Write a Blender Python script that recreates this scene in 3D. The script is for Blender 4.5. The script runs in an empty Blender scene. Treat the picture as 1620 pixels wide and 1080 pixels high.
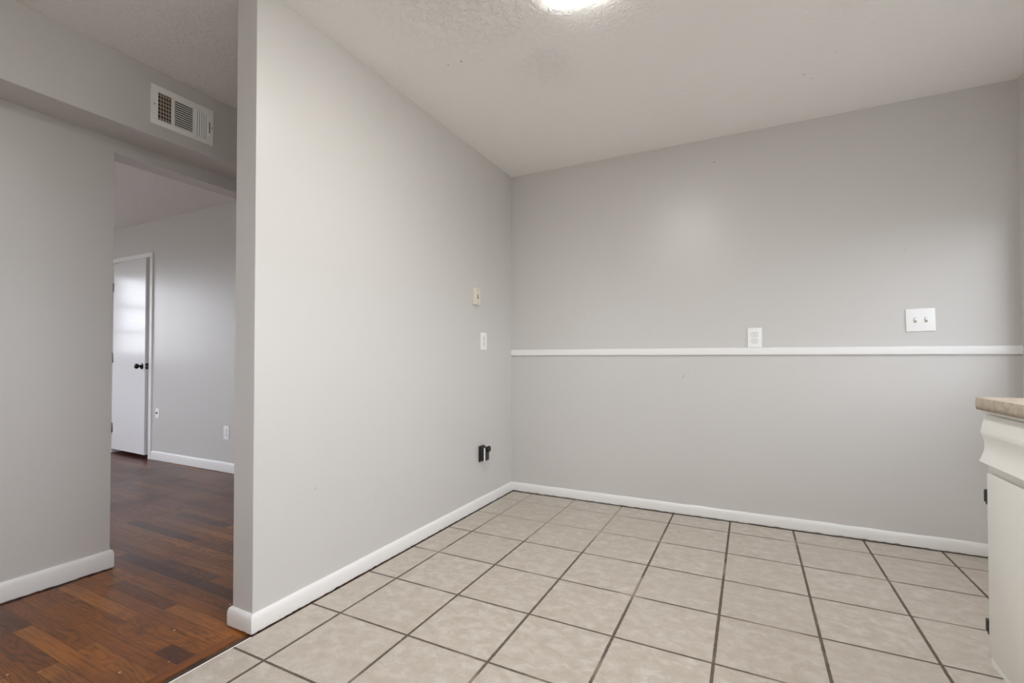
import bpy, bmesh, math, random
from mathutils import Vector, noise
random.seed(4)
PI = math.pi
sc = bpy.context.scene
C = sc.collection

# ------------------------------------------------------------------ camera
cam = bpy.data.cameras.new('camera')
cam_o = bpy.data.objects.new('camera', cam); C.objects.link(cam_o)
cam.sensor_width = 36.0
cam.lens = 743.8067 / 1620 * 36
cam.shift_y = 17.37 / 1620
cam.clip_start = 0.02
cam_o.location = (1.6529, -3.2702, 1.0166)
cam_o.rotation_euler = (math.radians(90 + 0.8245), 0, math.radians(26.7946))
sc.camera = cam_o

# ------------------------------------------------------------------ view, world
sc.view_settings.view_transform = 'Standard'
sc.view_settings.look = 'None'
sc.view_settings.gamma = 1.0
sc.view_settings.use_curve_mapping = False
sc.view_settings.exposure = 0.16
sc.cycles.use_denoising = True
sc.cycles.max_bounces = 16
sc.cycles.diffuse_bounces = 12
sc.cycles.glossy_bounces = 4
sc.cycles.transparent_max_bounces = 8
sc.cycles.sample_clamp_indirect = 8.0
sc.cycles.caustics_reflective = False

world = bpy.data.worlds.new('overcast_sky'); sc.world = world
world.use_nodes = True
wn = world.node_tree; wn.nodes.clear()
w_out = wn.nodes.new('ShaderNodeOutputWorld')
w_bg = wn.nodes.new('ShaderNodeBackground')
w_tc = wn.nodes.new('ShaderNodeTexCoord')
w_sep = wn.nodes.new('ShaderNodeSeparateXYZ')
w_ramp = wn.nodes.new('ShaderNodeValToRGB')
w_map = wn.nodes.new('ShaderNodeMapRange')
w_map.inputs['From Min'].default_value = -1; w_map.inputs['From Max'].default_value = 1
wn.links.new(w_tc.outputs['Generated'], w_sep.inputs[0])
wn.links.new(w_sep.outputs['Z'], w_map.inputs['Value'])
wn.links.new(w_map.outputs[0], w_ramp.inputs[0])
e = w_ramp.color_ramp.elements
e[0].position = 0.0; e[0].color = (0.15, 0.15, 0.145, 1)
e[1].position = 1.0; e[1].color = (0.95, 1.0, 1.10, 1)
x = w_ramp.color_ramp.elements.new(0.485); x.color = (0.25, 0.255, 0.25, 1)
x = w_ramp.color_ramp.elements.new(0.53); x.color = (0.84, 0.88, 0.96, 1)
wn.links.new(w_ramp.outputs[0], w_bg.inputs['Color'])
w_bg.inputs['Strength'].default_value = 20.0
wn.links.new(w_bg.outputs[0], w_out.inputs['Surface'])


def portal(name, loc, rot, sx, sy):
    l = bpy.data.lights.new(name, 'AREA'); l.shape = 'RECTANGLE'; l.size = sx; l.size_y = sy
    l.cycles.is_portal = True
    o = bpy.data.objects.new(name, l); o.location = loc; o.rotation_euler = rot; C.objects.link(o)


# window openings: kitchen window in the right wall, living room window in its left wall
KW = (-2.66, -1.46, 1.10, 2.02)          # y0 y1 z0 z1 on x = XR
LW = (-2.75, -1.20, 1.06, 2.20)          # y0 y1 z0 z1 on x = XLL
FW = (-4.60, -2.40, 0.75, 2.15)          # x0 x1 z0 z1, added unseen front window brightening the living room on y = YF
DW = (-1.06, -0.28, 0.90, 1.80)          # glazed upper half of the back door, also in the right wall
NW = (-4.40, -3.40, 0.95, 2.05)          # unseen kitchen window added to light the hall wall
GW = (-0.74, -0.10, 1.05, 2.00)           # unseen window added to brighten the hall, on y = YF
XR, XLL, YF, H = 2.876, -6.2, -4.7, 2.44
portal('kitchen_daylight', (XR + 0.115, (KW[0] + KW[1]) / 2, (KW[2] + KW[3]) / 2), (0, PI / 2, 0), KW[3] - KW[2], KW[1] - KW[0])
portal('back_door_daylight', (XR + 0.115, (DW[0] + DW[1]) / 2, (DW[2] + DW[3]) / 2), (0, PI / 2, 0), DW[3] - DW[2], DW[1] - DW[0])
portal('kitchen_side_fill_daylight', (XR + 0.115, (NW[0] + NW[1]) / 2, (NW[2] + NW[3]) / 2), (0, PI / 2, 0), NW[3] - NW[2], NW[1] - NW[0])
portal('front_fill_daylight', ((FW[0] + FW[1]) / 2, YF - 0.115, (FW[2] + FW[3]) / 2), (PI / 2, 0, 0), FW[1] - FW[0], FW[3] - FW[2])
portal('hall_fill_daylight', ((GW[0] + GW[1]) / 2, YF - 0.115, (GW[2] + GW[3]) / 2), (PI / 2, 0, 0), GW[1] - GW[0], GW[3] - GW[2])
portal('living_daylight', (XLL - 0.115, (LW[0] + LW[1]) / 2, (LW[2] + LW[3]) / 2), (0, -PI / 2, 0), LW[3] - LW[2], LW[1] - LW[0])


# ------------------------------------------------------------------ materials
def srgb(r, g, b):
    f = lambda c: (c / 255 / 12.92) if c / 255 <= 0.04045 else ((c / 255 + 0.055) / 1.055) ** 2.4
    return (f(r), f(g), f(b), 1)


class NT:
    def __init__(s, name):
        s.m = bpy.data.materials.new(name); s.m.use_nodes = True
        s.t = s.m.node_tree; s.t.nodes.clear()
        s.out = s.n('ShaderNodeOutputMaterial'); s.b = s.n('ShaderNodeBsdfPrincipled')
        s.l(s.b.outputs[0], s.out.inputs[0])
        s.tc = None

    def n(s, typ, **kw):
        n = s.t.nodes.new(typ)
        for k, v in kw.items(): setattr(n, k, v)
        return n

    def l(s, a, b): s.t.links.new(a, b)

    def put(s, sock, v):
        if hasattr(v, 'is_linked'): s.l(v, sock)
        else: sock.default_value = v

    def obj(s):
        if not s.tc: s.tc = s.n('ShaderNodeTexCoord')
        return s.tc.outputs['Object']

    def math(s, op, a, b=0.0, c=0.0, clamp=False):
        n = s.n('ShaderNodeMath', operation=op, use_clamp=clamp)
        s.put(n.inputs[0], a); s.put(n.inputs[1], b)
        if op in ('MULTIPLY_ADD', 'WRAP', 'SMOOTH_MIN', 'COMPARE'): s.put(n.inputs[2], c)
        return n.outputs[0]

    def xyz(s, v=None):
        n = s.n('ShaderNodeSeparateXYZ'); s.l(v or s.obj(), n.inputs[0]); return n.outputs

    def comb(s, x, y, z=0.0):
        n = s.n('ShaderNodeCombineXYZ')
        s.put(n.inputs[0], x); s.put(n.inputs[1], y); s.put(n.inputs[2], z); return n.outputs[0]

    def noise(s, vec=None, scale=5.0, detail=2.0, rough=0.5, dist=0.0):
        n = s.n('ShaderNodeTexNoise'); s.l(vec or s.obj(), n.inputs['Vector'])
        n.inputs['Scale'].default_value = scale; n.inputs['Detail'].default_value = detail
        n.inputs['Roughness'].default_value = rough; n.inputs['Distortion'].default_value = dist
        return n.outputs[0]

    def rand(s, a, b=0.0):
        n = s.n('ShaderNodeTexWhiteNoise', noise_dimensions='2D'); s.l(s.comb(a, b), n.inputs['Vector']); return n.outputs['Value']

    def step(s, v, lo, hi, a=0.0, b=1.0):
        n = s.n('ShaderNodeMapRange', interpolation_type='SMOOTHSTEP')
        s.put(n.inputs['Value'], v); n.inputs['From Min'].default_value = lo; n.inputs['From Max'].default_value = hi
        n.inputs['To Min'].default_value = a; n.inputs['To Max'].default_value = b
        return n.outputs[0]

    def mix(s, f, a, b, blend='MIX'):
        n = s.n('ShaderNodeMix', data_type='RGBA', blend_type=blend)
        s.put(n.inputs[0], f); s.put(n.inputs[6], a); s.put(n.inputs[7], b); return n.outputs[2]

    def ramp(s, f, stops):
        n = s.n('ShaderNodeValToRGB'); s.l(f, n.inputs[0]); r = n.color_ramp.elements
        while len(r) < len(stops): r.new(0.5)
        for el, (p, c) in zip(r, stops): el.position = p; el.color = c
        return n.outputs[0]

    def bump(s, h, strength=0.2, dist=0.002):
        n = s.n('ShaderNodeBump'); s.l(h, n.inputs['Height'])
        s.put(n.inputs['Strength'], strength); n.inputs['Distance'].default_value = dist
        s.l(n.outputs[0], s.b.inputs['Normal'])

    def set(s, color=None, rough=None, spec=None, metal=None):
        if color is not None: s.put(s.b.inputs['Base Color'], color)
        if rough is not None: s.put(s.b.inputs['Roughness'], rough)
        if spec is not None: s.put(s.b.inputs['Specular IOR Level'], spec)
        if metal is not None: s.put(s.b.inputs['Metallic'], metal)
        return s


def paint(name, col, rough=0.45, spec=0.5, tex=260.0, st=0.08, vary=0.03, spots=None):
    m = NT(name)
    v = m.noise(scale=1.3, detail=3)
    c2 = tuple(c * (1 - vary * 2) for c in col[:3]) + (1,)
    m.set(m.mix(v, col, c2), rough, spec)
    m.bump(m.noise(scale=tex, detail=2), st, 0.001)
    if spots: marks(m, *spots)
    return m.m


M = {}
def marks(m, axes, spots):
    """small fixed blemishes: (a, b, half-width, half-height, darkness, colour)"""
    p = m.xyz(); col = m.b.inputs['Base Color'].links[0].from_socket
    for a, b, ra, rb, f, c in spots:
        da = m.math('DIVIDE', m.math('SUBTRACT', p[axes[0]], a), ra); db = m.math('DIVIDE', m.math('SUBTRACT', p[axes[1]], b), rb)
        d = m.math('SQRT', m.math('ADD', m.math('MULTIPLY', da, da), m.math('MULTIPLY', db, db)))
        col = m.mix(m.step(d, 0.6, 1.1, f, 0.0), col, c)
    m.l(col, m.b.inputs['Base Color'])


M['wall'] = paint('greige_wall_paint', srgb(209.5, 207.8, 205), 0.33, 0.5, 220, 0.10, 0.015)
WALL = (srgb(209.5, 207.8, 205), 0.33, 0.5, 220, 0.10, 0.015)
DK = srgb(92, 84, 78)
M['wall_back'] = paint('greige_back_wall_paint', *WALL, spots=((0, 2), [(1.459, 2.285, 0.0045, 0.0045, 0.9, srgb(120, 92, 70)), (1.262, 0.905, 0.004, 0.012, 0.35, DK), (1.30, 0.93, 0.003, 0.003, 0.4, DK), (2.03, 1.55, 0.0025, 0.0025, 0.6, DK), (2.42, 1.62, 0.0025, 0.0025, 0.5, DK)]))
M['wall_left'] = paint('greige_side_wall_paint', *WALL, spots=((1, 2), [(-1.854, 0.468, 0.0022, 0.006, 0.6, DK), (-1.50, 0.33, 0.0016, 0.02, 0.25, DK)]))
M['trim'] = paint('white_trim_paint', srgb(242, 242, 241), 0.32, 0.5, 60, 0.15, 0.02)
M['door'] = paint('white_door_paint', srgb(232, 232, 234), 0.19, 0.28, 30, 0.02, 0.01)
M['cabinet'] = paint('white_cabinet_paint', srgb(238, 238, 234), 0.35, 0.5, 40, 0.05, 0.01)
M['plate'] = paint('white_plastic', srgb(246, 246, 246), 0.3, 0.5, 20, 0.0, 0.0)
M['almond'] = paint('almond_plastic', srgb(226, 220, 203), 0.35, 0.5, 20, 0.0, 0.0)
M['ivory'] = paint('ivory_toggle_plastic', srgb(205, 194, 180), 0.35, 0.5, 20, 0.0, 0.0)
M['slot'] = paint('dark_slot', srgb(60, 58, 56), 0.6, 0.3, 20, 0.0, 0.0)
M['black'] = paint('black_plastic', srgb(38, 37, 37), 0.35, 0.5, 80, 0.1, 0.05)
M['iron'] = paint('black_hinge_metal', srgb(34, 32, 31), 0.4, 0.5, 80, 0.1, 0.05)
M['bronze'] = NT('dark_bronze').set(srgb(42, 38, 36), 0.18, 0.5, 0.85).m
M['nickel'] = NT('worn_nickel').set(srgb(170, 162, 155), 0.35, 0.5, 0.9).m
M['screw'] = NT('screw_metal').set(srgb(150, 148, 145), 0.4, 0.5, 0.8).m
M['vent'] = paint('vent_enamel', srgb(246, 247, 244), 0.35, 0.5, 20, 0.0, 0.01)
M['duct'] = paint('dark_duct', srgb(52, 46, 43), 0.8, 0.2, 20, 0.0, 0.0)
M['damper'] = paint('dusty_damper_metal', srgb(168, 146, 128), 0.6, 0.3, 40, 0.1, 0.1)

# ceiling: same tint, trowelled texture that is rougher in patches
m = NT('ceiling_paint')
m.set(m.mix(m.noise(scale=1.1, detail=3), srgb(246, 244, 243), srgb(241, 239, 237)), 0.55, 0.35)
pos = m.xyz()
dx = m.math('SUBTRACT', pos[0], 0.78); dy = m.math('SUBTRACT', pos[1], -1.16)
d1 = m.math('SQRT', m.math('ADD', m.math('MULTIPLY', dx, dx), m.math('MULTIPLY', dy, dy)))
dx2 = m.math('SUBTRACT', pos[0], 0.72); dy2 = m.math('SUBTRACT', pos[1], -1.85)
d2 = m.math('SQRT', m.math('ADD', m.math('MULTIPLY', dx2, dx2), m.math('MULTIPLY', dy2, dy2)))
k1 = m.step(d1, 0.04, 0.21, 0.6, 0.0); k2 = m.step(d2, 0.15, 0.62, 0.8, 0.0)
k = m.math('ADD', m.math('MAXIMUM', k1, k2), m.step(m.noise(scale=1.7, detail=1), 0.5, 0.75, 0.10, 0.3), clamp=True)
kh = m.step(pos[0], -0.4, -0.1, 0.32, 0.0)
k = m.math('MAXIMUM', k, kh)
h = m.noise(scale=36, detail=3, rough=0.55, dist=0.8)
h = m.math('ADD', m.step(h, 0.42, 0.62), m.math('MULTIPLY', m.noise(scale=160, detail=2), 0.3))
m.bump(m.math('MULTIPLY', h, k), 0.72, 0.008)
marks(m, (0, 1), [(0.360, -1.395, 0.004, 0.004, 0.8, DK), (0.433, -1.391, 0.005, 0.005, 0.8, DK), (1.906, -0.53, 0.006, 0.004, 0.6, DK), (1.946, -0.474, 0.004, 0.004, 0.6, DK), (2.02, -0.66, 0.004, 0.004, 0.5, DK)])
M['ceiling'] = m.m

# ceramic floor tiles, 339 mm pitch, dark worn grout
m = NT('beige_ceramic_tile')
p = m.xyz()
nz = m.math('MULTIPLY', m.math('SUBTRACT', m.noise(scale=35, detail=3), 0.5), 0.0035)
u = m.math('DIVIDE', m.math('SUBTRACT', p[0], 1.1995), 0.339)
v = m.math('DIVIDE', m.math('SUBTRACT', p[1], -1.2165), 0.3339)
du = m.math('MULTIPLY', m.math('ABSOLUTE', m.math('SUBTRACT', u, m.math('ROUND', u))), 0.339)
dv = m.math('MULTIPLY', m.math('ABSOLUTE', m.math('SUBTRACT', v, m.math('ROUND', v))), 0.3339)
gu = m.step(m.math('ADD', du, nz), 0.0044, 0.0062, 1.0, 0.0)
gv = m.step(m.math('ADD', dv, nz), 0.0038, 0.0054, 1.0, 0.0)
g = m.math('MAXIMUM', gu, gv)
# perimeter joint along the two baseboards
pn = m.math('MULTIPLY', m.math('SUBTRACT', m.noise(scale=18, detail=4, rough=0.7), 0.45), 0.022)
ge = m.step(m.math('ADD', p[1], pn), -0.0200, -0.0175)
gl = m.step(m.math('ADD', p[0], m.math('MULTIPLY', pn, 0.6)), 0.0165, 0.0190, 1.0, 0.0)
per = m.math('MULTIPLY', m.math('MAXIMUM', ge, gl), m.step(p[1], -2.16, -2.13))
rt = m.rand(m.math('FLOOR', u), m.math('FLOOR', v))
sh = m.n('ShaderNodeVectorMath', operation='ADD')
m.l(m.obj(), sh.inputs[0]); m.l(m.comb(m.math('MULTIPLY', rt, 17.0), m.math('MULTIPLY', rt, 31.0)), sh.inputs[1])
st = m.n('ShaderNodeVectorMath', operation='MULTIPLY'); m.l(sh.outputs[0], st.inputs[0]); st.inputs[1].default_value = (1.0, 1.25, 1)
mot = m.noise(st.outputs[0], scale=17, detail=9, rough=0.70, dist=0.4)
tile = m.ramp(mot, [(0.34, srgb(180, 169, 154)), (0.50, srgb(192, 183, 171)), (0.64, srgb(207, 201, 193))])
tile = m.mix(m.math('MULTIPLY', rt, 0.35), tile, srgb(186, 177, 165))
tile = m.mix(m.step(m.noise(scale=95, detail=2), 0.745, 0.79, 0, 0.55), tile, srgb(120, 104, 88))
fade = m.math('MULTIPLY', m.step(p[1], -1.0, -0.45), m.step(p[0], 1.25, 0.75))
fade = m.math('ADD', m.math('MULTIPLY', fade, 0.9), m.step(m.noise(scale=3.2, detail=2), 0.53, 0.68, 0.0, 0.6), clamp=True)
grout = m.mix(m.noise(scale=60, detail=4, rough=0.7), srgb(66, 57, 48), srgb(124, 112, 98))
grout = m.mix(fade, grout, srgb(172, 160, 145))
col = m.mix(g, tile, grout)
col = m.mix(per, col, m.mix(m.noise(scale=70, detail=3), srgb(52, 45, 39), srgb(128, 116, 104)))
m.set(col, m.math('MULTIPLY_ADD', g, 0.45, m.math('MULTIPLY_ADD', mot, 0.25, 0.26)), 0.45)
m.bump(m.math('MULTIPLY_ADD', g, -1.0, m.math('MULTIPLY', mot, 0.12)), 0.5, 0.003)
M['tile'] = m.m

# old stained strip oak floor, strips 57 mm wide running along x


def wood_material(name, along='x'):
    m = NT(name)
    p = m.xyz()
    px, py = (p[0], p[1]) if along == 'x' else (p[1], p[0])
    W = 0.0575
    rowf = m.math('DIVIDE', py, W); row = m.math('FLOOR', rowf)
    r0 = m.rand(row, 3.7)
    ln = m.math('MULTIPLY_ADD', m.rand(row, 9.1), 0.5, 0.45)
    colf = m.math('DIVIDE', m.math('MULTIPLY_ADD', r0, 5.0, px), ln); cl = m.math('FLOOR', colf)
    rp = m.rand(row, cl); rq = m.rand(cl, m.math('ADD', row, 51.3))
    base = m.ramp(rp, [(0.0, srgb(84, 47, 30)), (0.22, srgb(104, 59, 29)), (0.5, srgb(132, 76, 26)), (0.78, srgb(152, 90, 30)), (1.0, srgb(170, 108, 48))])
    gx = m.math('MULTIPLY_ADD', rq, 37.0, px)
    # long open grain, short pores, and cathedral rings in some strips only
    fine = m.noise(m.comb(m.math('MULTIPLY', gx, 5.0), m.math('MULTIPLY_ADD', rp, 53.0, m.math('MULTIPLY', py, 130.0))), scale=1.0, detail=6, rough=0.65)
    pores = m.noise(m.comb(m.math('MULTIPLY', gx, 22.0), m.math('MULTIPLY_ADD', rp, 29.0, m.math('MULTIPLY', py, 420.0))), scale=1.0, detail=3, rough=0.6)
    warp = m.noise(m.comb(m.math('MULTIPLY', gx, 2.6), m.math('MULTIPLY_ADD', rp, 11.0, m.math('MULTIPLY', py, 12.0))), scale=1.0, detail=2, rough=0.4)
    rings = m.math('SINE', m.math('MULTIPLY', m.math('MULTIPLY_ADD', warp, 3.4, m.math('MULTIPLY', py, 9.0)), 24.0))
    strong = m.step(m.rand(cl, m.math('ADD', row, 17.9)), 0.35, 0.8, 0.10, 0.52)
    ringm = m.math('MULTIPLY', m.math('MULTIPLY', m.step(rings, -0.2, 1.0), strong), m.step(pores, 0.30, 0.62, 0.45, 1.0))
    c = m.mix(ringm, base, srgb(50, 29, 18))
    c = m.mix(m.step(fine, 0.46, 0.68, 0, 0.55), c, srgb(54, 31, 22))
    c = m.mix(m.step(pores, 0.58, 0.72, 0, 0.35), c, srgb(40, 24, 18))
    c = m.mix(m.step(fine, 0.44, 0.30, 0, 0.25), c, srgb(176, 108, 52))
    patch = m.noise(scale=2.3, detail=4, rough=0.6)
    c = m.mix(m.step(patch, 0.50, 0.70, 0, 0.55), c, srgb(66, 42, 38))
    if along == 'x':     # far room's boards duller: the window light's cast put into the colour
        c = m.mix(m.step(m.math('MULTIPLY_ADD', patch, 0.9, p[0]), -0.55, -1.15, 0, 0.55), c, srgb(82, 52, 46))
    fy = m.math('MULTIPLY', m.math('ABSOLUTE', m.math('SUBTRACT', rowf, m.math('ROUND', rowf))), W)
    fx = m.math('MULTIPLY', m.math('ABSOLUTE', m.math('SUBTRACT', colf, m.math('ROUND', colf))), 0.6)
    seam = m.math('MAXIMUM', m.step(fy, 0.0004, 0.0013, 1, 0), m.step(fx, 0.0005, 0.0014, 1, 0))
    c = m.mix(m.math('MULTIPLY', seam, 0.75), c, srgb(30, 19, 15))
    # scuffs and tiny flecks of old paint
    sv = m.comb(m.math('MULTIPLY_ADD', py, 20, m.math('MULTIPLY', px, 16)), m.math('MULTIPLY_ADD', px, -130, m.math('MULTIPLY', py, 130)))
    scuff = m.math('MULTIPLY', m.step(m.noise(sv, scale=1.0, detail=3, rough=0.7), 0.62, 0.74), m.step(m.noise(scale=4.2, detail=2), 0.52, 0.66))
    c = m.mix(m.math('MULTIPLY', scuff, 0.45), c, srgb(166, 146, 132))
    vo = m.n('ShaderNodeTexVoronoi'); m.l(m.obj(), vo.inputs['Vector']); vo.inputs['Scale'].default_value = 14
    fleck = m.math('MULTIPLY', m.step(vo.outputs['Distance'], 0.040, 0.055, 1, 0), m.step(m.noise(scale=3.0, detail=1), 0.46, 0.49))
    c = m.mix(fleck, c, srgb(222, 214, 205))
    # grime, plus gap shade painted in, near the tile seam and the wall foot
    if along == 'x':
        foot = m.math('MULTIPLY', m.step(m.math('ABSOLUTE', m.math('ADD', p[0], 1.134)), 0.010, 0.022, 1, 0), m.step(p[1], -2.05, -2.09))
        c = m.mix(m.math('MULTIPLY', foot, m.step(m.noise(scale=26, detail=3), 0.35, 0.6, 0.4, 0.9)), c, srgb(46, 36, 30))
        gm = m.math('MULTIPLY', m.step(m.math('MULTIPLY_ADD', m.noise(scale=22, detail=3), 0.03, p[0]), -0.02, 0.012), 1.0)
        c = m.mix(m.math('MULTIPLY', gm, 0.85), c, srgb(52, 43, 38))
    rough = m.math('MULTIPLY_ADD', patch, 0.22, m.math('MULTIPLY_ADD', scuff, 0.15, 0.26))
    m.set(c, rough, 0.5)
    hgt = m.math('MULTIPLY_ADD', seam, -1.0, m.math('MULTIPLY', fine, 0.25))
    m.bump(hgt, 0.35, 0.0016)
    return m.m


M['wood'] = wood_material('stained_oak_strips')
M['wood_edge'] = wood_material('stained_oak_border', 'y')

# speckled laminate
m = NT('beige_laminate')
a = m.noise(scale=38, detail=8, rough=0.7); b = m.noise(scale=9, detail=4)
c = m.ramp(a, [(0.3, srgb(152, 134, 114)), (0.5, srgb(184, 169, 150)), (0.7, srgb(204, 191, 175))])
c = m.mix(m.step(b, 0.5, 0.7, 0, 0.4), c, srgb(166, 156, 136))
m.set(c, 0.42, 0.4); M['laminate'] = m.m

# lit lens of the ceiling lamp
m = NT('lit_white_lens'); m.set(srgb(250, 250, 248), 0.4)
m.b.inputs['Emission Color'].default_value = (1.0, 0.985, 0.95, 1); m.b.inputs['Emission Strength'].default_value = 17.2
M['lens'] = m.m

# window glass: faint reflection, with added tints that dim the daylight through each opening
def glass(name, tint):
    m = NT(name); m.t.nodes.remove(m.b)
    tr = m.n('ShaderNodeBsdfTransparent'); tr.inputs[0].default_value = (tint, tint, tint, 1)
    g = m.n('ShaderNodeBsdfGlossy'); g.inputs['Roughness'].default_value = 0.02
    mx = m.n('ShaderNodeMixShader'); mx.inputs[0].default_value = 0.06
    m.l(tr.outputs[0], mx.inputs[1]); m.l(g.outputs[0], mx.inputs[2]); m.l(mx.outputs[0], m.out.inputs[0])
    return m.m


M['glass'] = glass('window_glass', 0.60)
M['glass_side'] = glass('side_window_glass', 0.78)
M['glass_dim_front'] = glass('dimmed_front_window_glass', 0.76)
M['glass_dim_door'] = glass('dimmed_door_glass', 0.49)
M['glass_dim_far'] = glass('dimmed_far_window_glass', 0.60)


# ------------------------------------------------------------------ mesh helpers
class MB:
    """collects shapes, links them as ONE mesh object"""
    def __init__(s): s.bm = bmesh.new()

    def box(s, x0, x1, y0, y1, z0, z1, bev=0.0, seg=2, mat=None):
        r = bmesh.ops.create_cube(s.bm, size=1.0); vs = r['verts']
        for v in vs:
            v.co = Vector(((x0 + x1) / 2 + v.co.x * (x1 - x0), (y0 + y1) / 2 + v.co.y * (y1 - y0), (z0 + z1) / 2 + v.co.z * (z1 - z0)))
        if bev > 0:
            es = list({e for v in vs for e in v.link_edges})
            r2 = bmesh.ops.bevel(s.bm, geom=es, offset=bev, segments=seg, profile=0.5, affect='EDGES', clamp_overlap=True)
            vs = list({v for f in r2['faces'] for v in f.verts} | {v for v in vs if v.is_valid})
        if mat is not None:
            for v in vs: v.co = mat @ v.co
        return s

    def lathe(s, prof, o, axis, n=32):
        """prof: list of (radius, distance along axis)"""
        ax = Vector(axis).normalized(); t = Vector((0, 0, 1)) if abs(ax.z) < 0.9 else Vector((1, 0, 0))
        a = ax.cross(t).normalized(); b = ax.cross(a); o = Vector(o)
        rings = []
        for r, h in prof:
            if r < 1e-6: rings.append([s.bm.verts.new(o + ax * h)])
            else: rings.append([s.bm.verts.new(o + ax * h + (a * math.cos(2 * PI * i / n) + b * math.sin(2 * PI * i / n)) * r) for i in range(n)])
        for p, q in zip(rings, rings[1:]):
            for i in range(n):
                j = (i + 1) % n
                if len(p) == 1 and len(q) == 1: continue
                if len(p) == 1: s.bm.faces.new((p[0], q[i], q[j]))
                elif len(q) == 1: s.bm.faces.new((p[i], q[0], p[j]))
                else: s.bm.faces.new((p[i], q[i], q[j], p[j]))
        for ring, rev in ((rings[0], False), (rings[-1], True)):
            if len(ring) > 2: s.bm.faces.new(ring if not rev else list(reversed(ring)))
        return s

    def prism(s, poly, axis, h0, h1):
        """extrude a 2D polygon; axis 0/1/2 is the extrusion axis, poly in the two other axes in order"""
        def P(p, h):
            q = [p[0], p[1]]; q.insert(axis, h); return s.bm.verts.new(q)
        a = [P(p, h0) for p in poly]; b = [P(p, h1) for p in poly]
        n = len(poly); s.bm.faces.new(a); s.bm.faces.new(list(reversed(b)))
        for i in range(n): s.bm.faces.new((a[i], b[i], b[(i + 1) % n], a[(i + 1) % n]))
        return s

    def build(s, name, mat, parent=None, smooth=False, loc=None):
        bmesh.ops.recalc_face_normals(s.bm, faces=s.bm.faces)
        if loc is not None:
            for v in s.bm.verts: v.co -= Vector(loc)
        me = bpy.data.meshes.new(name); s.bm.to_mesh(me); s.bm.free()
        if mat: me.materials.append(mat)
        if smooth:
            me.polygons.foreach_set('use_smooth', [True] * len(me.polygons))
            try: me.set_sharp_from_angle(angle=math.radians(35))
            except Exception: pass
        o = bpy.data.objects.new(name, me); C.objects.link(o)
        if loc is not None: o.location = loc
        if parent:
            o.parent = parent
        return o


def tag(o, label, cat=None, kind=None, group=None):
    o['label'] = label
    if cat: o['category'] = cat
    if kind: o['kind'] = kind
    if group: o['group'] = group
    return o


def empty(name, loc, label, cat, kind=None, rot=(0, 0, 0)):
    o = bpy.data.objects.new(name, None); o.location = loc; o.rotation_euler = rot; o.empty_display_size = 0.05
    C.objects.link(o); return tag(o, label, cat, kind)


def struct(o, label, cat): return tag(o, label, cat, 'structure')


# ------------------------------------------------------------------ the setting
YE, TH = -2.1341, 0.1179              # free end of the kitchen wall, its thickness
XL, YL, HZ = -1.1503, -2.0910, 2.0398  # hall wall face, opening edge, opening height
YL2 = -1.20                           # far edge of the opening
YV = -0.6256                          # living room end wall face
TW = 0.12

b = MB().box(-TH, XR + TW, 0, TW, -0.05, H)
struct(b.build('wall_back', M['wall_back']), 'grey kitchen wall crossed by a white chair rail', 'wall')
b = MB().box(-TH, 0, YE, 0, -0.05, H, 0.002, 1)
struct(b.build('wall_left', M['wall_left']), 'pale grey kitchen wall whose free end stands by the wood floor', 'wall')
# hall side wall with the opening to the living room
b = MB()
b.box(XL - TW, XL, YF, YL, -0.05, H); b.box(XL - TW, XL, YL2, YV, -0.05, H); b.box(XL - TW, XL, YL, YL2, HZ, H)
struct(b.build('wall_hall', M['wall']), 'grey hall wall with a wide opening into the far room', 'wall')
b = MB().box(XL, -TH, -0.9, -0.8, -0.05, H)
struct(b.build('wall_hall_end', M['wall']), 'end wall of the hall behind the kitchen wall', 'wall')
# bulkhead above the hall wall
SX, SZ = -0.944, 2.110
b = MB().box(XL, SX, YF, -0.9, SZ, H, 0.002, 1)
struct(b.build('wall_bulkhead', M['wall']), 'boxed-in grey bulkhead under the hall ceiling holding the vent', 'wall')
# right wall with the kitchen window and the glazed back door
DO = (-1.18, -0.16, 2.05)
b = MB()
b.box(XR, XR + TW, YF, NW[0], -0.05, H); b.box(XR, XR + TW, NW[1], KW[0], -0.05, H)
b.box(XR, XR + TW, NW[0], NW[1], -0.05, NW[2]); b.box(XR, XR + TW, NW[0], NW[1], NW[3], H); b.box(XR, XR + TW, KW[1], DO[0], -0.05, H); b.box(XR, XR + TW, DO[1], 0, -0.05, H)
b.box(XR, XR + TW, DO[0], DO[1], DO[2], H)
b.box(XR, XR + TW, KW[0], KW[1], -0.05, KW[2]); b.box(XR, XR + TW, KW[0], KW[1], KW[3], H)
struct(b.build('wall_right', M['wall']), 'grey kitchen wall behind the counter', 'wall')
b = MB()
b.box(XLL - TW, FW[0], YF - TW, YF, -0.05, H); b.box(FW[1], GW[0], YF - TW, YF, -0.05, H); b.box(GW[1], XR + TW, YF - TW, YF, -0.05, H)
for w_ in (FW, GW): b.box(w_[0], w_[1], YF - TW, YF, -0.05, w_[2]); b.box(w_[0], w_[1], YF - TW, YF, w_[3], H)
struct(b.build('wall_front', M['wall']), 'grey wall behind the camera', 'wall')
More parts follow.
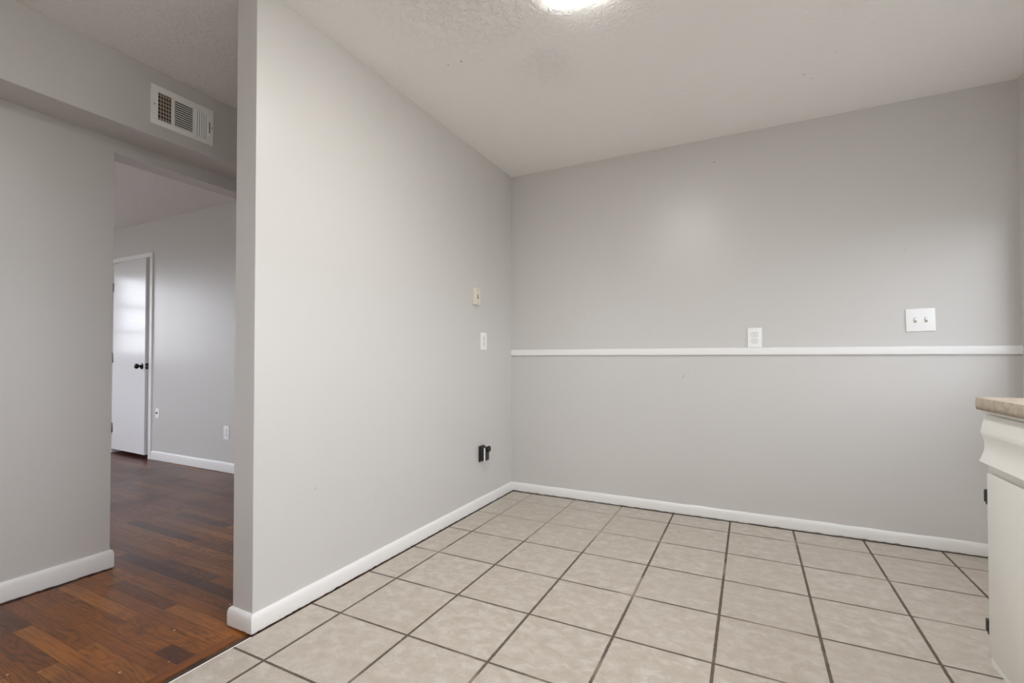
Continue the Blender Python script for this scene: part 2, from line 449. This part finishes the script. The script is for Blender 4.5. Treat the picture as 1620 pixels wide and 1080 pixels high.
# living room end wall with the door opening, left wall with a window
DX0, DX1, DZ = -4.613, -3.866, 2.074
b = MB()
b.box(XLL, DX0, YV, YV + TW, -0.05, H); b.box(DX1, XL, YV, YV + TW, -0.05, H); b.box(DX0, DX1, YV, YV + TW, DZ, H)
struct(b.build('wall_living_end', M['wall']), 'grey end wall of the far room beside the white door', 'wall')
b = MB()
b.box(XLL - TW, XLL, YF, LW[0], -0.05, H); b.box(XLL - TW, XLL, LW[1], YV + TW, -0.05, H)
b.box(XLL - TW, XLL, LW[0], LW[1], -0.05, LW[2]); b.box(XLL - TW, XLL, LW[0], LW[1], LW[3], H)
struct(b.build('wall_living_side', M['wall']), 'window wall of the far room', 'wall')
b = MB().box(DX0 - 0.2, DX1 + 0.2, YV + 0.7, YV + 0.75, -0.05, H)
b.box(DX0 - 0.25, DX0 - 0.2, YV + TW, YV + 0.75, -0.05, H); b.box(DX1 + 0.2, DX1 + 0.25, YV + TW, YV + 0.75, -0.05, H)
struct(b.build('wall_closet', M['wall']), 'inside of the closet behind the white door', 'wall')

b = MB().box(XLL - TW, XR + TW, YF - TW, TW + 0.1, H, H + 0.1)
struct(b.build('ceiling', M['ceiling']), 'pale textured ceiling', 'ceiling')
b = MB().box(0.0205, XR, YF, 0, -0.06, 0.0)
struct(b.build('floor', M['tile']), 'beige ceramic tile floor with dark grout', 'floor')
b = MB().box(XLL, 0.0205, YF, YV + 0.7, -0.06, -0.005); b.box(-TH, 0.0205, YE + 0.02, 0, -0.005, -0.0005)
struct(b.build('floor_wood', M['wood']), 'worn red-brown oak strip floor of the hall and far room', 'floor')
# border board and a white strip standing in for the lit tile edge
b = MB().box(-0.060, -0.020, YF, YE - 0.035, -0.006, -0.0015, 0.002, 2)
struct(b.build('trim_1', M['wood_edge']), 'thin wooden border board along the tile edge', 'trim')
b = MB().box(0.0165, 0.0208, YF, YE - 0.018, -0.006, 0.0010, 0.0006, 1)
struct(b.build('trim_2', M['trim']), 'thin white strip painted as the lit tile edge by the wood floor', 'trim')


# baseboards: a profile swept along a path, hand-painted wobble
def baseboard(name, label, path, h, t, side, lift=0.004, wob=0.0018, z0=0.0):
    """path in plan; side = +1 puts the board on the left of the walking direction"""
    prof = [(0, h + 0.0), (t * 0.35, h - 0.0005), (t * 0.62, h - 0.004), (t * 0.86, h - 0.011), (t, h - 0.022), (t, h * 0.5), (t, 0.006), (t * 0.9, 0.0), (0, 0.0)]
    P = [Vector(p) for p in path]
    stations = []
    for i in range(len(P) - 1):
        d = (P[i + 1] - P[i]); L = d.length; d.normalize(); nrm = Vector((-d.y, d.x)) * side
        n = max(2, int(L / 0.012))
        for k in range(n + 1):
            if k == 0 and i > 0: continue
            pt = P[i] + d * (L * k / n); nn = nrm
            if k == n and i < len(P) - 2:
                d2 = (P[i + 2] - P[i + 1]).normalized(); n2 = Vector((-d2.y, d2.x)) * side
                s = (nrm + n2); nn = s / max(0.2, s.dot(nrm))
            stations.append((pt, nn))
    b = MB(); rings = []
    for pt, nn in stations:
        q = Vector((pt.x * 9, pt.y * 9, h * 50)); w = noise.noise(q) * wob; w2 = (abs(noise.noise(q * 2.7 + Vector((7, 3, 1)))) + 0.7 * max(0, noise.noise(q * 7.3))) * lift
        r = []
        for o_, z in prof:
            zz = z0 + (z + w * (1 if z > h * 0.8 else 0) if z > 0.007 else z + 0.0008 + w2 + (lift * 0.25))
            r.append(b.bm.verts.new((pt.x + nn.x * o_, pt.y + nn.y * o_, zz)))
        rings.append(r)
    for a, c in zip(rings, rings[1:]):
        for i in range(len(prof)):
            j = (i + 1) % len(prof); b.bm.faces.new((a[i], c[i], c[j], a[j]))
    b.bm.faces.new(rings[0]); b.bm.faces.new(list(reversed(rings[-1])))
    return struct(b.build(name, M['trim'], smooth=True), label, 'baseboard')


BT = 0.0134
# kitchen wall: from the back corner round the free end to the hall side
baseboard('baseboard_left', 'white baseboard along the pale kitchen wall, wrapping its free end',
          [(0, -BT), (0, YE), (-TH, YE), (-TH, -0.9)], 0.0725, BT, 1, lift=0.006)
baseboard('baseboard_back', 'white baseboard with a dirty foot along the chair-rail wall', [(0.0, 0), (XR, 0)], 0.069, BT, -1, lift=0.010, wob=0.003)
baseboard('baseboard_hall', 'white baseboard along the hall wall beside the opening',
          [(XL, YF), (XL, YL), (XL - TW, YL), (XL - TW, YF)], 0.0885, BT, -1, lift=0.007, z0=-0.005)
baseboard('baseboard_living', 'white baseboard of the far room beyond the opening', [(DX1 + 0.062, YV), (XL - TW, YV)], 0.0885, BT, -1, lift=0.003, z0=-0.005)

# chair rail
b = MB(); n = 120; rings = []
for i in range(n + 1):
    xx = 0.001 + (XR - 0.001) * i / n
    w = noise.noise(Vector((xx * 5, 2, 0))) * 0.0012; dz = -0.0035 * i / n
    pr = [(0, 1.0900), (-0.013, 1.0895), (-0.0165, 1.0865), (-0.0175, 1.080), (-0.0175, 1.053), (-0.0165, 1.0475), (-0.014, 1.0455), (0, 1.0455)]
    rings.append([b.bm.verts.new((xx, y_, z_ + dz + w)) for y_, z_ in pr])
for a, c in zip(rings, rings[1:]):
    for i in range(8): b.bm.faces.new((a[i], c[i], c[(i + 1) % 8], a[(i + 1) % 8]))
b.bm.faces.new(rings[0]); b.bm.faces.new(list(reversed(rings[-1])))
struct(b.build('trim_3', M['trim'], smooth=True), 'white chair rail running across the kitchen back wall', 'chair rail')


# ------------------------------------------------------------------ windows
def window(name, label, loc, rz, w, h, bars_z=(), bars_x=(), pane='glass'):
    """built on a wall facing local -y; origin at the middle of the opening's foot"""
    o = empty(name, loc, label, 'window', 'structure', rot=(0, 0, rz))
    f = 0.045; x0, x1 = -w / 2, w / 2; a, c = 0.03, 0.085
    b = MB()
    b.box(x0, x0 + f, a, c, 0, h, 0.003); b.box(x1 - f, x1, a, c, 0, h, 0.003)
    b.box(x0 + f, x1 - f, a, c, 0, f, 0.003); b.box(x0 + f, x1 - f, a, c, h - f, h, 0.003)
    for z in bars_z: b.box(x0 + f, x1 - f, a + 0.006, c - 0.006, z - 0.018, z + 0.018, 0.003)
    for x in bars_x: b.box(x - 0.014, x + 0.014, a + 0.008, c - 0.008, f, h - f, 0.003)
    b.build('window_frame', M['trim'], o)
    MB().box(x0 + f * 0.6, x1 - f * 0.6, 0.055, 0.059, f * 0.6, h - f * 0.6).build('pane', M[pane], o)
    b = MB(); k = 0.06
    b.box(x0 - k, x0, -0.014, -0.0005, -0.02, h + k, 0.003); b.box(x1, x1 + k, -0.014, -0.0005, -0.02, h + k, 0.003)
    b.box(x0, x1, -0.014, -0.0005, h, h + k, 0.003)
    b.build('casing', M['trim'], o)
    MB().box(x0 - k, x1 + k, -0.035, 0.03, -0.022, -0.0005, 0.004).build('window_sill', M['trim'], o)
    return o


window('window_1', 'white kitchen window above the counter', (XR, (KW[0] + KW[1]) / 2, KW[2]), -PI / 2, KW[1] - KW[0], KW[3] - KW[2], [(KW[3] - KW[2]) / 2])
window('window_2', 'white three-light side window of the far room', (XLL, (LW[0] + LW[1]) / 2, LW[2]), PI / 2, LW[1] - LW[0], LW[3] - LW[2], [1.40 - LW[2], 1.76 - LW[2]], [0], 'glass_dim_far')
window('fill_window_3', 'wide unseen front window added to brighten the far room', ((FW[0] + FW[1]) / 2, YF, FW[2]), PI, FW[1] - FW[0], FW[3] - FW[2], [0.7], [0], 'glass_dim_front')
window('fill_window_4', 'unseen front window added to brighten the hall', ((GW[0] + GW[1]) / 2, YF, GW[2]), PI, GW[1] - GW[0], GW[3] - GW[2], [0.65])
window('fill_window_5', 'unseen second kitchen window added to light the hall wall', (XR, (NW[0] + NW[1]) / 2, NW[2]), -PI / 2, NW[1] - NW[0], NW[3] - NW[2], [0.55], [], 'glass_side')

# back door of the kitchen, glazed in its upper half
o = empty('door_2', (XR, (DO[0] + DO[1]) / 2, 0), 'white half-glazed back door beyond the counter', 'door', 'structure', rot=(0, 0, -PI / 2))
dc = (DO[0] + DO[1]) / 2; hw = (DO[1] - DO[0]) / 2
gx0, gx1 = -(DW[1] - dc), -(DW[0] - dc)      # local x runs along -y of the room
b = MB()
b.box(-hw + 0.004, gx0, 0.03, 0.072, 0.001, DO[2] - 0.004, 0.001); b.box(gx1, hw - 0.004, 0.03, 0.072, 0.001, DO[2] - 0.004, 0.001)
b.box(gx0, gx1, 0.03, 0.072, 0.001, DW[2], 0.001); b.box(gx0, gx1, 0.03, 0.072, DW[3], DO[2] - 0.004, 0.001)
b.box(gx0 - 0.03, gx0 + 0.004, 0.020, 0.032, DW[2] - 0.03, DW[3] + 0.03, 0.003); b.box(gx1 - 0.004, gx1 + 0.03, 0.020, 0.032, DW[2] - 0.03, DW[3] + 0.03, 0.003)
b.box(gx0, gx1, 0.020, 0.032, DW[2] - 0.03, DW[2] + 0.004, 0.003); b.box(gx0, gx1, 0.020, 0.032, DW[3] - 0.004, DW[3] + 0.03, 0.003)
b.build('door_leaf', M['door'], o)
MB().box(gx0 - 0.002, gx1 + 0.002, 0.049, 0.053, DW[2] - 0.002, DW[3] + 0.002).build('pane', M['glass_dim_door'], o)
b = MB()
b.box(-hw, -hw + 0.016, -0.001, 0.119, 0, DO[2], 0.001); b.box(hw - 0.016, hw, -0.001, 0.119, 0, DO[2], 0.001); b.box(-hw + 0.016, hw - 0.016, -0.001, 0.119, DO[2] - 0.016, DO[2], 0.001)
b.build('jamb', M['trim'], o)
b = MB()
for sx_ in (-1, 1): b.box(*sorted((sx_ * (hw - 0.006), sx_ * (hw + 0.05))), -0.014, -0.0005, 0, DO[2] + 0.045, 0.003)
b.box(-hw + 0.006, hw - 0.006, -0.014, -0.0005, DO[2] - 0.006, DO[2] + 0.045, 0.003)
b.build('casing', M['trim'], o)
MB().lathe([(0, 0), (0.031, 0), (0.030, 0.007), (0.013, 0.010), (0.012, 0.026), (0.024, 0.036), (0.027, 0.046), (0.022, 0.060), (0, 0.064)], (hw - 0.018 - 0.06, 0.030, 0.93), (0, -1, 0)).build('door_knob', M['bronze'], o, True)

# ------------------------------------------------------------------ door of the far room
door = empty('door_1', (DX0, YV, 0), 'white flush door standing slightly ajar in the far room', 'door', 'structure')
DL = Vector((DX0, YV, 0))


def dpart(b, name, mat, parent=None, smooth=False):
    o = b.build(name, mat, parent or door, smooth, loc=DL); o.location = (0, 0, 0); return o


b = MB(); cw, ct = 0.052, 0.014
b.box(DX1 + 0.004, DX1 + cw, YV - ct, YV - 0.0004, -0.005, DZ + 0.044, 0.003)
b.box(DX0 - cw, DX0 - 0.004, YV - ct, YV - 0.0004, -0.005, DZ + 0.044, 0.003)
b.box(DX0 - 0.004, DX1 + 0.004, YV - ct, YV - 0.0004, DZ + 0.0, DZ + 0.044, 0.003)
dpart(b, 'casing', M['trim'])
b = MB(); j = 0.012
b.box(DX1 - j * 0.2, DX1 + 0.004, YV - 0.002, YV + TW, -0.005, DZ, 0.001); b.box(DX0 - 0.004, DX0 + j * 0.2, YV - 0.002, YV + TW, -0.005, DZ, 0.001)
b.box(DX0, DX1, YV - 0.002, YV + TW, DZ - 0.004, DZ, 0.001)
b.box(DX1 - 0.014, DX1 - 0.002, YV + 0.04, YV + 0.075, -0.005, DZ - 0.004, 0.001)
dpart(b, 'jamb', M['trim'])
ang = math.radians(2.5)
leaf_w = 0.7215
leaf = MB().box(0, leaf_w, -0.004, 0.031, 0.036, 2.064, 0.0015, 2).build('door_leaf', M['door'], door)
leaf.location = (0.006, 0.0, 0.0); leaf.rotation_euler = (0, 0, -ang)
kx, kz = leaf_w - 0.060, 0.945
knob = MB().lathe([(0.0, -0.0), (0.031, 0.0), (0.032, 0.003), (0.028, 0.008), (0.013, 0.011), (0.0115, 0.026), (0.016, 0.030), (0.024, 0.036), (0.027, 0.045), (0.026, 0.054), (0.020, 0.061), (0.010, 0.064), (0.0, 0.0645)],
                  (kx, -0.004, kz), (0, -1, 0)).build('door_knob', M['bronze'], leaf, True)
lp = MB().box(leaf_w - 0.0004, leaf_w + 0.0016, 0.001, 0.027, kz - 0.030, kz + 0.030, 0.0006).build('latch_plate', M['bronze'], leaf)
lb = MB().box(leaf_w + 0.0010, leaf_w + 0.006, 0.008, 0.019, kz - 0.009, kz + 0.009, 0.001).build('latch_bolt', M['nickel'], leaf)
for zc, hh in ((1.807, 0.088), (1.035, 0.105), (0.268, 0.10)):
    b = MB(); b.lathe([(0, -hh / 2 - 0.006), (0.004, -hh / 2 - 0.004), (0.0065, -hh / 2), (0.0065, hh / 2), (0.004, hh / 2 + 0.004), (0, hh / 2 + 0.006)], (DX0 + 0.003, YV - 0.010, zc), (0, 0, 1), 16)
    b.box(DX0 + 0.003, DX0 + 0.026, YV - 0.0068, YV - 0.0045, zc - hh / 2, zc + hh / 2, 0.0006)
    dpart(b, 'hinge', M['nickel'], smooth=True)

# ------------------------------------------------------------------ wall fittings


def frame_of(o_, normal):
    """matrix mapping local (right, up, out) of a wall plate to the room; out = normal"""
    return o_


def plate_thing(name, loc, rz, label, cat, tilt=0.0, group=None):
    """an Empty on the wall: local x to the right, z up, -y out of the wall (rz turns it)"""
    o = empty(name, loc, label, cat, rot=(0, tilt, rz))
    if group: o['group'] = group
    return o


def cover(o, w, h, d, mat=None, bev=0.002, name='cover_plate'):
    return MB().box(-w / 2, w / 2, -d, -0.0002, -h / 2, h / 2, bev, 3).build(name, mat or M['plate'], o, True)


def screw(o, x_, z_, d, mat=None, r=0.0032):
    s_ = MB(); s_.lathe([(r, 0), (r, 0.0008), (r * 0.7, 0.0014), (0, 0.0015)], (x_, -d + 0.0002, z_), (0, -1, 0), 12)
    return s_.build('screw', mat or M['plate'], o, True)


def receptacle(o, z_, d):
    # rounded outlet face with two slots
    b = MB(); poly = []
    R_, hw = 0.0172, 0.0125
    for k in range(40):
        t = 2 * PI * k / 40; poly.append((R_ * math.cos(t), max(-hw, min(hw, R_ * math.sin(t))) + z_))
    b.prism(poly, 1, -d - 0.0016, -d + 0.0004)
    f = b.build('outlet_face', M['plate'], o)
    g = MB(); g.prism([(p[0] * 1.07, (p[1] - z_) * 1.09 + z_) for p in poly], 1, -d - 0.0003, -d + 0.0001); g.build('recess_line', M['slot'], o)
    for sx_, hh in ((-0.0063, 0.0085), (0.0063, 0.0070)):
        MB().box(sx_ - 0.0013, sx_ + 0.0013, -d - 0.0020, -d - 0.001, z_ + 0.002 - hh / 2, z_ + 0.002 + hh / 2).build('slot', M['slot'], f)
    b = MB(); b.lathe([(0.0022, 0), (0.0022, 0.0006), (0, 0.0006)], (0, -d - 0.0014, z_ - 0.0078), (0, -1, 0), 10); b.build('slot', M['slot'], f)


def duplex(name, loc, rz, label, w=0.0785, h=0.121, group='wall outlets'):
    o = plate_thing(name, loc, rz, label, 'outlet', group=group)
    d = 0.006; cover(o, w, h, d); receptacle(o, 0.0196, d); receptacle(o, -0.0196, d); screw(o, 0, 0, d)
    return o


# walls facing -y : rz = 0 (right = +x).  wall facing +x : rz = +90 deg (local -y -> +x, right = +y)
duplex('wall_outlet', (1.6825, 0, 1.1500), 0, 'white duplex outlet standing on the chair rail')
duplex('wall_outlet', (0, -0.4395, 1.1410), PI / 2, 'white duplex outlet on the pale wall, below the almond switch', w=0.080, h=0.121)
duplex('wall_outlet', (-2.575, YV, 0.3525), 0, 'white duplex outlet low on the far room wall', w=0.0785, h=0.121)

# coax plate in the far room
o = plate_thing('cable_plate', (-3.708, YV, 0.470), 0, 'small white cable plate with dark hole beside the far door', 'wall plate')
cover(o, 0.070, 0.1, 0.006)
b = MB().lathe([(0.0075, 0), (0.0075, 0.006), (0.0058, 0.007), (0.0058, 0.013), (0.0, 0.013)], (0, -0.006, 0.004), (0, -1, 0), 18); b.build('socket', M['slot'], o, True)
screw(o, 0, 0.036, 0.006); screw(o, 0, -0.036, 0.006)

# two-gang toggle switch, hung slightly askew
o = plate_thing('light_switch', (2.4803, 0, 1.2292), 0, 'white double toggle switch plate above the chair rail', 'light switch', tilt=math.radians(-1.2))
cover(o, 0.1255, 0.1235, 0.007)
for sx_ in (-0.0232, 0.0232):
    MB().box(sx_ - 0.0055, sx_ + 0.0055, -0.0075, -0.0062, -0.0125, 0.0125, 0.0004).build('toggle_slot', M['slot'], o)
    t = MB().box(sx_ - 0.0047, sx_ + 0.0047, -0.0115, -0.0070, -0.0100, 0.0110, 0.0012).build('toggle', M['plate'], o, True)
    rot = MB(); rot.bm.from_mesh(t.data)
    tg = MB(); vs = [(-0.0045, -0.0100), (-0.0045, 0.0020), (0.0045, 0.0020), (0.0045, -0.0100)]
    tg.box(sx_ - 0.0043, sx_ + 0.0043, -0.0205, -0.0105, -0.0085, 0.0000, 0.0015); tg.build('lever', M['ivory'], t, True)
    rot.bm.free()
    screw(o, sx_, 0.030, 0.007); screw(o, sx_, -0.030, 0.007)

# almond surface-mounted switch on the pale wall
o = plate_thing('light_switch', (0, -0.5505, 1.4395), PI / 2, 'almond surface-mounted switch box on the pale kitchen wall', 'light switch')
MB().box(-0.034, 0.034, -0.016, -0.0003, -0.056, 0.056, 0.002, 2).build('box', M['almond'], o, True)
cv = MB().box(-0.0345, 0.0345, -0.021, -0.0155, -0.0565, 0.0565, 0.002, 3).build('cover_plate', M['almond'], o, True)
MB().box(-0.006, 0.006, -0.0222, -0.0205, -0.014, 0.014, 0.0005).build('toggle_slot', M['slot'], o)
MB().box(-0.0046, 0.0046, -0.031, -0.0215, -0.003, 0.0095, 0.0015).build('toggle', M['almond'], o, True)
for z_ in (0.043, -0.043): screw(o, 0, z_, 0.021, M['screw'], 0.004)

# black surface-mounted receptacle with a round cap, low on the pale wall
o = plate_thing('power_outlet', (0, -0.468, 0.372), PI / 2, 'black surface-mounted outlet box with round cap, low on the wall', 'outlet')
MB().box(-0.036, 0.034, -0.010, -0.0003, -0.055, 0.052, 0.002, 2).build('back_plate', M['black'], o, True)
bx = MB().box(-0.032, 0.030, -0.047, -0.0095, -0.048, 0.044, 0.004, 3).build('box', M['black'], o, True)
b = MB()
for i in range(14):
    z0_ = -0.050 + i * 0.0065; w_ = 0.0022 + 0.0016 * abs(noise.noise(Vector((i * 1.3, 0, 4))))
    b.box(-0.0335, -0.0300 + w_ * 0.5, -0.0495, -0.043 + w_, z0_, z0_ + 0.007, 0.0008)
b.build('edge_highlight', M['plate'], o)['label'] = 'bright highlight down the box edge, built in white'  # specular highlight of the box edge, modelled as white pieces
MB().box(-0.028, 0.026, -0.050, -0.046, 0.020, 0.0435, 0.003, 2).build('lid', M['black'], o, True)
b = MB().lathe([(0.0, -0.0), (0.019, 0.0), (0.021, 0.003), (0.021, 0.010), (0.0185, 0.013), (0.013, 0.0135), (0.012, 0.0115), (0.0, 0.0115)], (0.014, -0.0465, 0.030), (0, -1, 0), 28)
b.build('round_cap', M['black'], o, True)

# supply air vent on the bulkhead (faces +x: right = +y)
VY0, VY1, VZ0, VZ1 = -2.0355, -1.7395, 2.1685, 2.3630
vy, vz = (VY0 + VY1) / 2, (VZ0 + VZ1) / 2
o = plate_thing('air_vent', (SX, vy, vz), PI / 2, 'white three-section louvred air vent on the hall bulkhead', 'air vent')
A = lambda y: y - vy            # wall y -> local x
Bz = lambda z: z - vz
secs = [(-2.0060, -1.9450), (-1.9305, -1.8420), (-1.8290, -1.7690)]
zt, zb = 2.3315, 2.1975
d = 0.008
b = MB()
W2, H2 = (VY1 - VY0) / 2, (VZ1 - VZ0) / 2
xs = [-W2] + [A(v_) for s_ in secs for v_ in s_] + [W2]
b.box(-W2, W2, -d, -0.0002, Bz(zt), H2, 0.0018, 2); b.box(-W2, W2, -d, -0.0002, -H2, Bz(zb), 0.0018, 2)
for i in (0, 2, 4, 6): b.box(xs[i], xs[i + 1], -d, -0.0002, Bz(zb) - 0.001, Bz(zt) + 0.001, 0.0005, 1)
b.build('frame', M['vent'], o, True)
MB().box(-W2 + 0.012, W2 - 0.012, -0.0012, -0.0004, -H2 + 0.012, H2 - 0.012).build('duct_opening', M['duct'], o)
x0, x1 = A(secs[0][0]), A(secs[0][1])
b = MB(); n = 7
for k in range(n):      # damper bars seen through the first section
    z_ = Bz(zb) + (k + 0.5) * (zt - zb) / n
    b.box(x0, x1, -0.0028, -0.0014, z_ - 0.0055, z_ + 0.0055)
b.build('damper', M['damper'], o)
from mathutils import Matrix


def slat(o, cx, cz, hw, hl, ang_, vertical, th=0.0012, name='louver'):
    r = Matrix.Translation((cx, -0.0065, cz)) @ Matrix.Rotation(ang_, 4, 'Z' if vertical else 'X')
    b = MB()
    if vertical: b.box(-hw, hw, -th / 2, th / 2, -hl, hl, mat=r)
    else: b.box(-hl, hl, -th / 2, th / 2, -hw, hw, mat=r)
    return b.build(name, M['vent'], o)


zc = Bz((zt + zb) / 2); hl = (zt - zb) / 2
for k in range(6):
    slat(o, x0 + (k + 0.0) * (x1 - x0) / 5, zc, 0.0040, hl, math.radians(60), True)
x0, x1 = A(secs[1][0]), A(secs[1][1])
for k in range(12):
    slat(o, (x0 + x1) / 2, Bz(zb) + (k + 0.35) * (zt - zb) / 11.7, 0.0040, (x1 - x0) / 2, math.radians(-30), False)
x0, x1 = A(secs[2][0]), A(secs[2][1])
for k in range(6):
    slat(o, x0 + (k + 0.15) * (x1 - x0) / 5.3, zc, 0.0040, hl, math.radians(-33), True)
MB().box(A(-1.7610), A(-1.7570), -d - 0.0006, -d + 0.0003, Bz(2.222), Bz(2.292)).build('lever_slot', M['slot'], o)
MB().box(A(-1.7625), A(-1.7555), -d - 0.010, -d - 0.0004, Bz(2.218), Bz(2.230), 0.001).build('lever', M['vent'], o, True)
screw(o, A(-2.0215), 0.0, d, M['screw']); screw(o, A(-1.7480), 0.0, d, M['screw'])

# ------------------------------------------------------------------ ceiling lamp
LX0, LX1, LY0, LY1 = 0.950, 1.256, -2.74, -1.516
o = empty('ceiling_light', ((LX0 + LX1) / 2, (LY0 + LY1) / 2, H), 'lit white wraparound lamp on the kitchen ceiling', 'ceiling light')
OL = Vector(o.location)
pan = MB().box(LX0 + 0.012, LX1 - 0.012, LY0 + 0.012, LY1 - 0.012, H - 0.005, H - 0.0003, 0.001).build('base_pan', M['plate'], o, loc=OL); pan.location = (0, 0, 0)
b = MB(); nx, ny = 24, 40; grid = []
for i in range(nx + 1):
    row = []
    for j_ in range(ny + 1):
        s = i / nx * 2 - 1; t = j_ / ny * 2 - 1
        dz = 0.0055 + 0.021 * (1 - s * s)
        yy = (LY0 + LY1) / 2 + t * (LY1 - LY0) / 2
        row.append(b.bm.verts.new(((LX0 + LX1) / 2 + s * (LX1 - LX0) / 2, yy, H - dz)))
    grid.append(row)
for i in range(nx):
    for j_ in range(ny): b.bm.faces.new((grid[i][j_], grid[i + 1][j_], grid[i + 1][j_ + 1], grid[i][j_ + 1]))
for j_ in (0, ny):
    top = [b.bm.verts.new((grid[i][j_].co.x, grid[i][j_].co.y, H - 0.0005)) for i in range(nx + 1)]
    for i in range(nx): b.bm.faces.new((grid[i][j_], grid[i + 1][j_], top[i + 1], top[i]))
ln = b.build('lens', M['lens'], o, True, loc=OL); ln.location = (0, 0, 0)

# ------------------------------------------------------------------ counter
CX, CT, CYE, CYN = 2.246, 0.9045, -1.385, -2.62
poly = []
R_ = 0.035


def arc(cx, cy, r, a0, a1, n=8):
    return [(cx + r * math.cos(a0 + (a1 - a0) * i / n), cy + r * math.sin(a0 + (a1 - a0) * i / n)) for i in range(n + 1)]


poly = arc(CX + R_, CYE - R_, R_, PI, PI / 2) + [(XR - 0.001, CYE), (XR - 0.001, CYN), (CX, CYN)]
o = empty('countertop', (2.56, -2.0, CT - 0.036), 'beige speckled laminate countertop with a rounded corner', 'countertop'); OL = Vector(o.location)
b = MB(); b.prism(poly, 2, CT - 0.034, CT)
es = [e_ for e_ in b.bm.edges if abs(e_.verts[0].co.z - e_.verts[1].co.z) < 1e-5 and (e_.verts[0].co.x < XR - 0.02 or e_.verts[1].co.x < XR - 0.02) and max(e_.verts[0].co.y, e_.verts[1].co.y) > CYN + 0.01]
bmesh.ops.bevel(b.bm, geom=es, offset=0.013, segments=5, profile=0.5, affect='EDGES')
k_ = b.build('slab', M['laminate'], o, True, loc=OL); k_.location = (0, 0, 0)
b = MB().box(CX + 0.016, XR - 0.002, CYN, CYE - 0.018, CT - 0.043, CT - 0.0335, 0.001)
k_ = b.build('build_up_strip', M['cabinet'], o, loc=OL); k_.location = (0, 0, 0)
b = MB().box(XR - 0.020, XR - 0.0005, CYN, CYE, CT - 0.0005, CT + 0.09, 0.004)
k_ = b.build('backsplash', M['laminate'], o, loc=OL); k_.location = (0, 0, 0)

o = empty('base_cabinet', (2.58, -2.0, 0), 'white base cabinet with scooped drawer fronts under the countertop', 'cabinet'); OL = Vector(o.location)


def cpart(b, name, mat, parent=None, smooth=False):
    k = b.build(name, mat, parent or o, smooth, loc=OL); k.location = (0, 0, 0); return k


FX, PX, Y1, Y0 = 2.2845, 2.2945, -1.383, -2.610
b = MB()
b.box(FX + 0.019, XR - 0.003, Y0 + 0.004, Y1 - 0.002, 0.118, CT - 0.043, 0.001)
ym = (Y0 + Y1) / 2
for ya, yb in ((Y1 - 0.04, Y1), (ym - 0.025, ym + 0.025), (Y0, Y0 + 0.04)): b.box(FX, FX + 0.02, ya, yb, 0.118, CT - 0.043, 0.001)
for za, zb_ in ((0.118, 0.16), (0.66, 0.73), (CT - 0.075, CT - 0.043)): b.box(FX + 0.0004, FX + 0.0195, Y0 + 0.03, Y1 - 0.03, za, zb_, 0.0005)
cpart(b, 'carcass', M['cabinet'])
cpart(MB().box(FX + 0.065, XR - 0.003, Y0 + 0.01, Y1 - 0.012, 0.0005, 0.120), 'toe_kick', M['cabinet'])
for ya, yb, far in ((ym + 0.012, Y1 - 0.017, True), (Y0 + 0.004, ym - 0.012, False)):
    dr = cpart(MB().box(FX - 0.0105, FX - 0.0006, ya, yb, 0.155, 0.683, 0.0025, 2), 'door', M['cabinet'], smooth=True)
    hy = yb if far else ya
    for zc_ in (0.612, 0.232):
        b = MB(); s = 1 if far else -1
        b.box(FX - 0.0112, FX - 0.0004, *sorted((hy + s * 0.0006, hy + s * 0.0210)), zc_ - 0.018, zc_ + 0.018, 0.002)
        b.box(FX - 0.0112, FX - 0.0100, *sorted((hy - s * 0.0010, hy + s * 0.0080)), zc_ - 0.022, zc_ + 0.022, 0.0005)
        cpart(b, 'hinge', M['iron'], dr)
    # scooped drawer front: ridge near the top, hollow middle, flared lower lip
    prof = [(FX - 0.0006, 0.8545), (PX - 0.0205, 0.8545), (PX - 0.0225, 0.853)]
    zr, zl = 0.801, 0.7135
    for i in range(5): prof.append((PX - 0.0235 - 0.0100 * (i + 1) / 5, 0.852 - (0.852 - zr) * (i + 1) / 5))
    for i in range(1, 14):
        t = i / 14; prof.append((PX - 0.0335 - 0.003 * t + 0.0105 * math.sin(PI * t), zr + (zl + 0.004 - zr) * t))
    prof += [(PX - 0.0368, zl + 0.003), (PX - 0.0355, zl + 0.0005), (FX - 0.0006, zl)]
    cpart(MB().prism([(p_[0], p_[1]) for p_ in prof], 1, ya, yb), 'drawer_front', M['cabinet'], smooth=True)
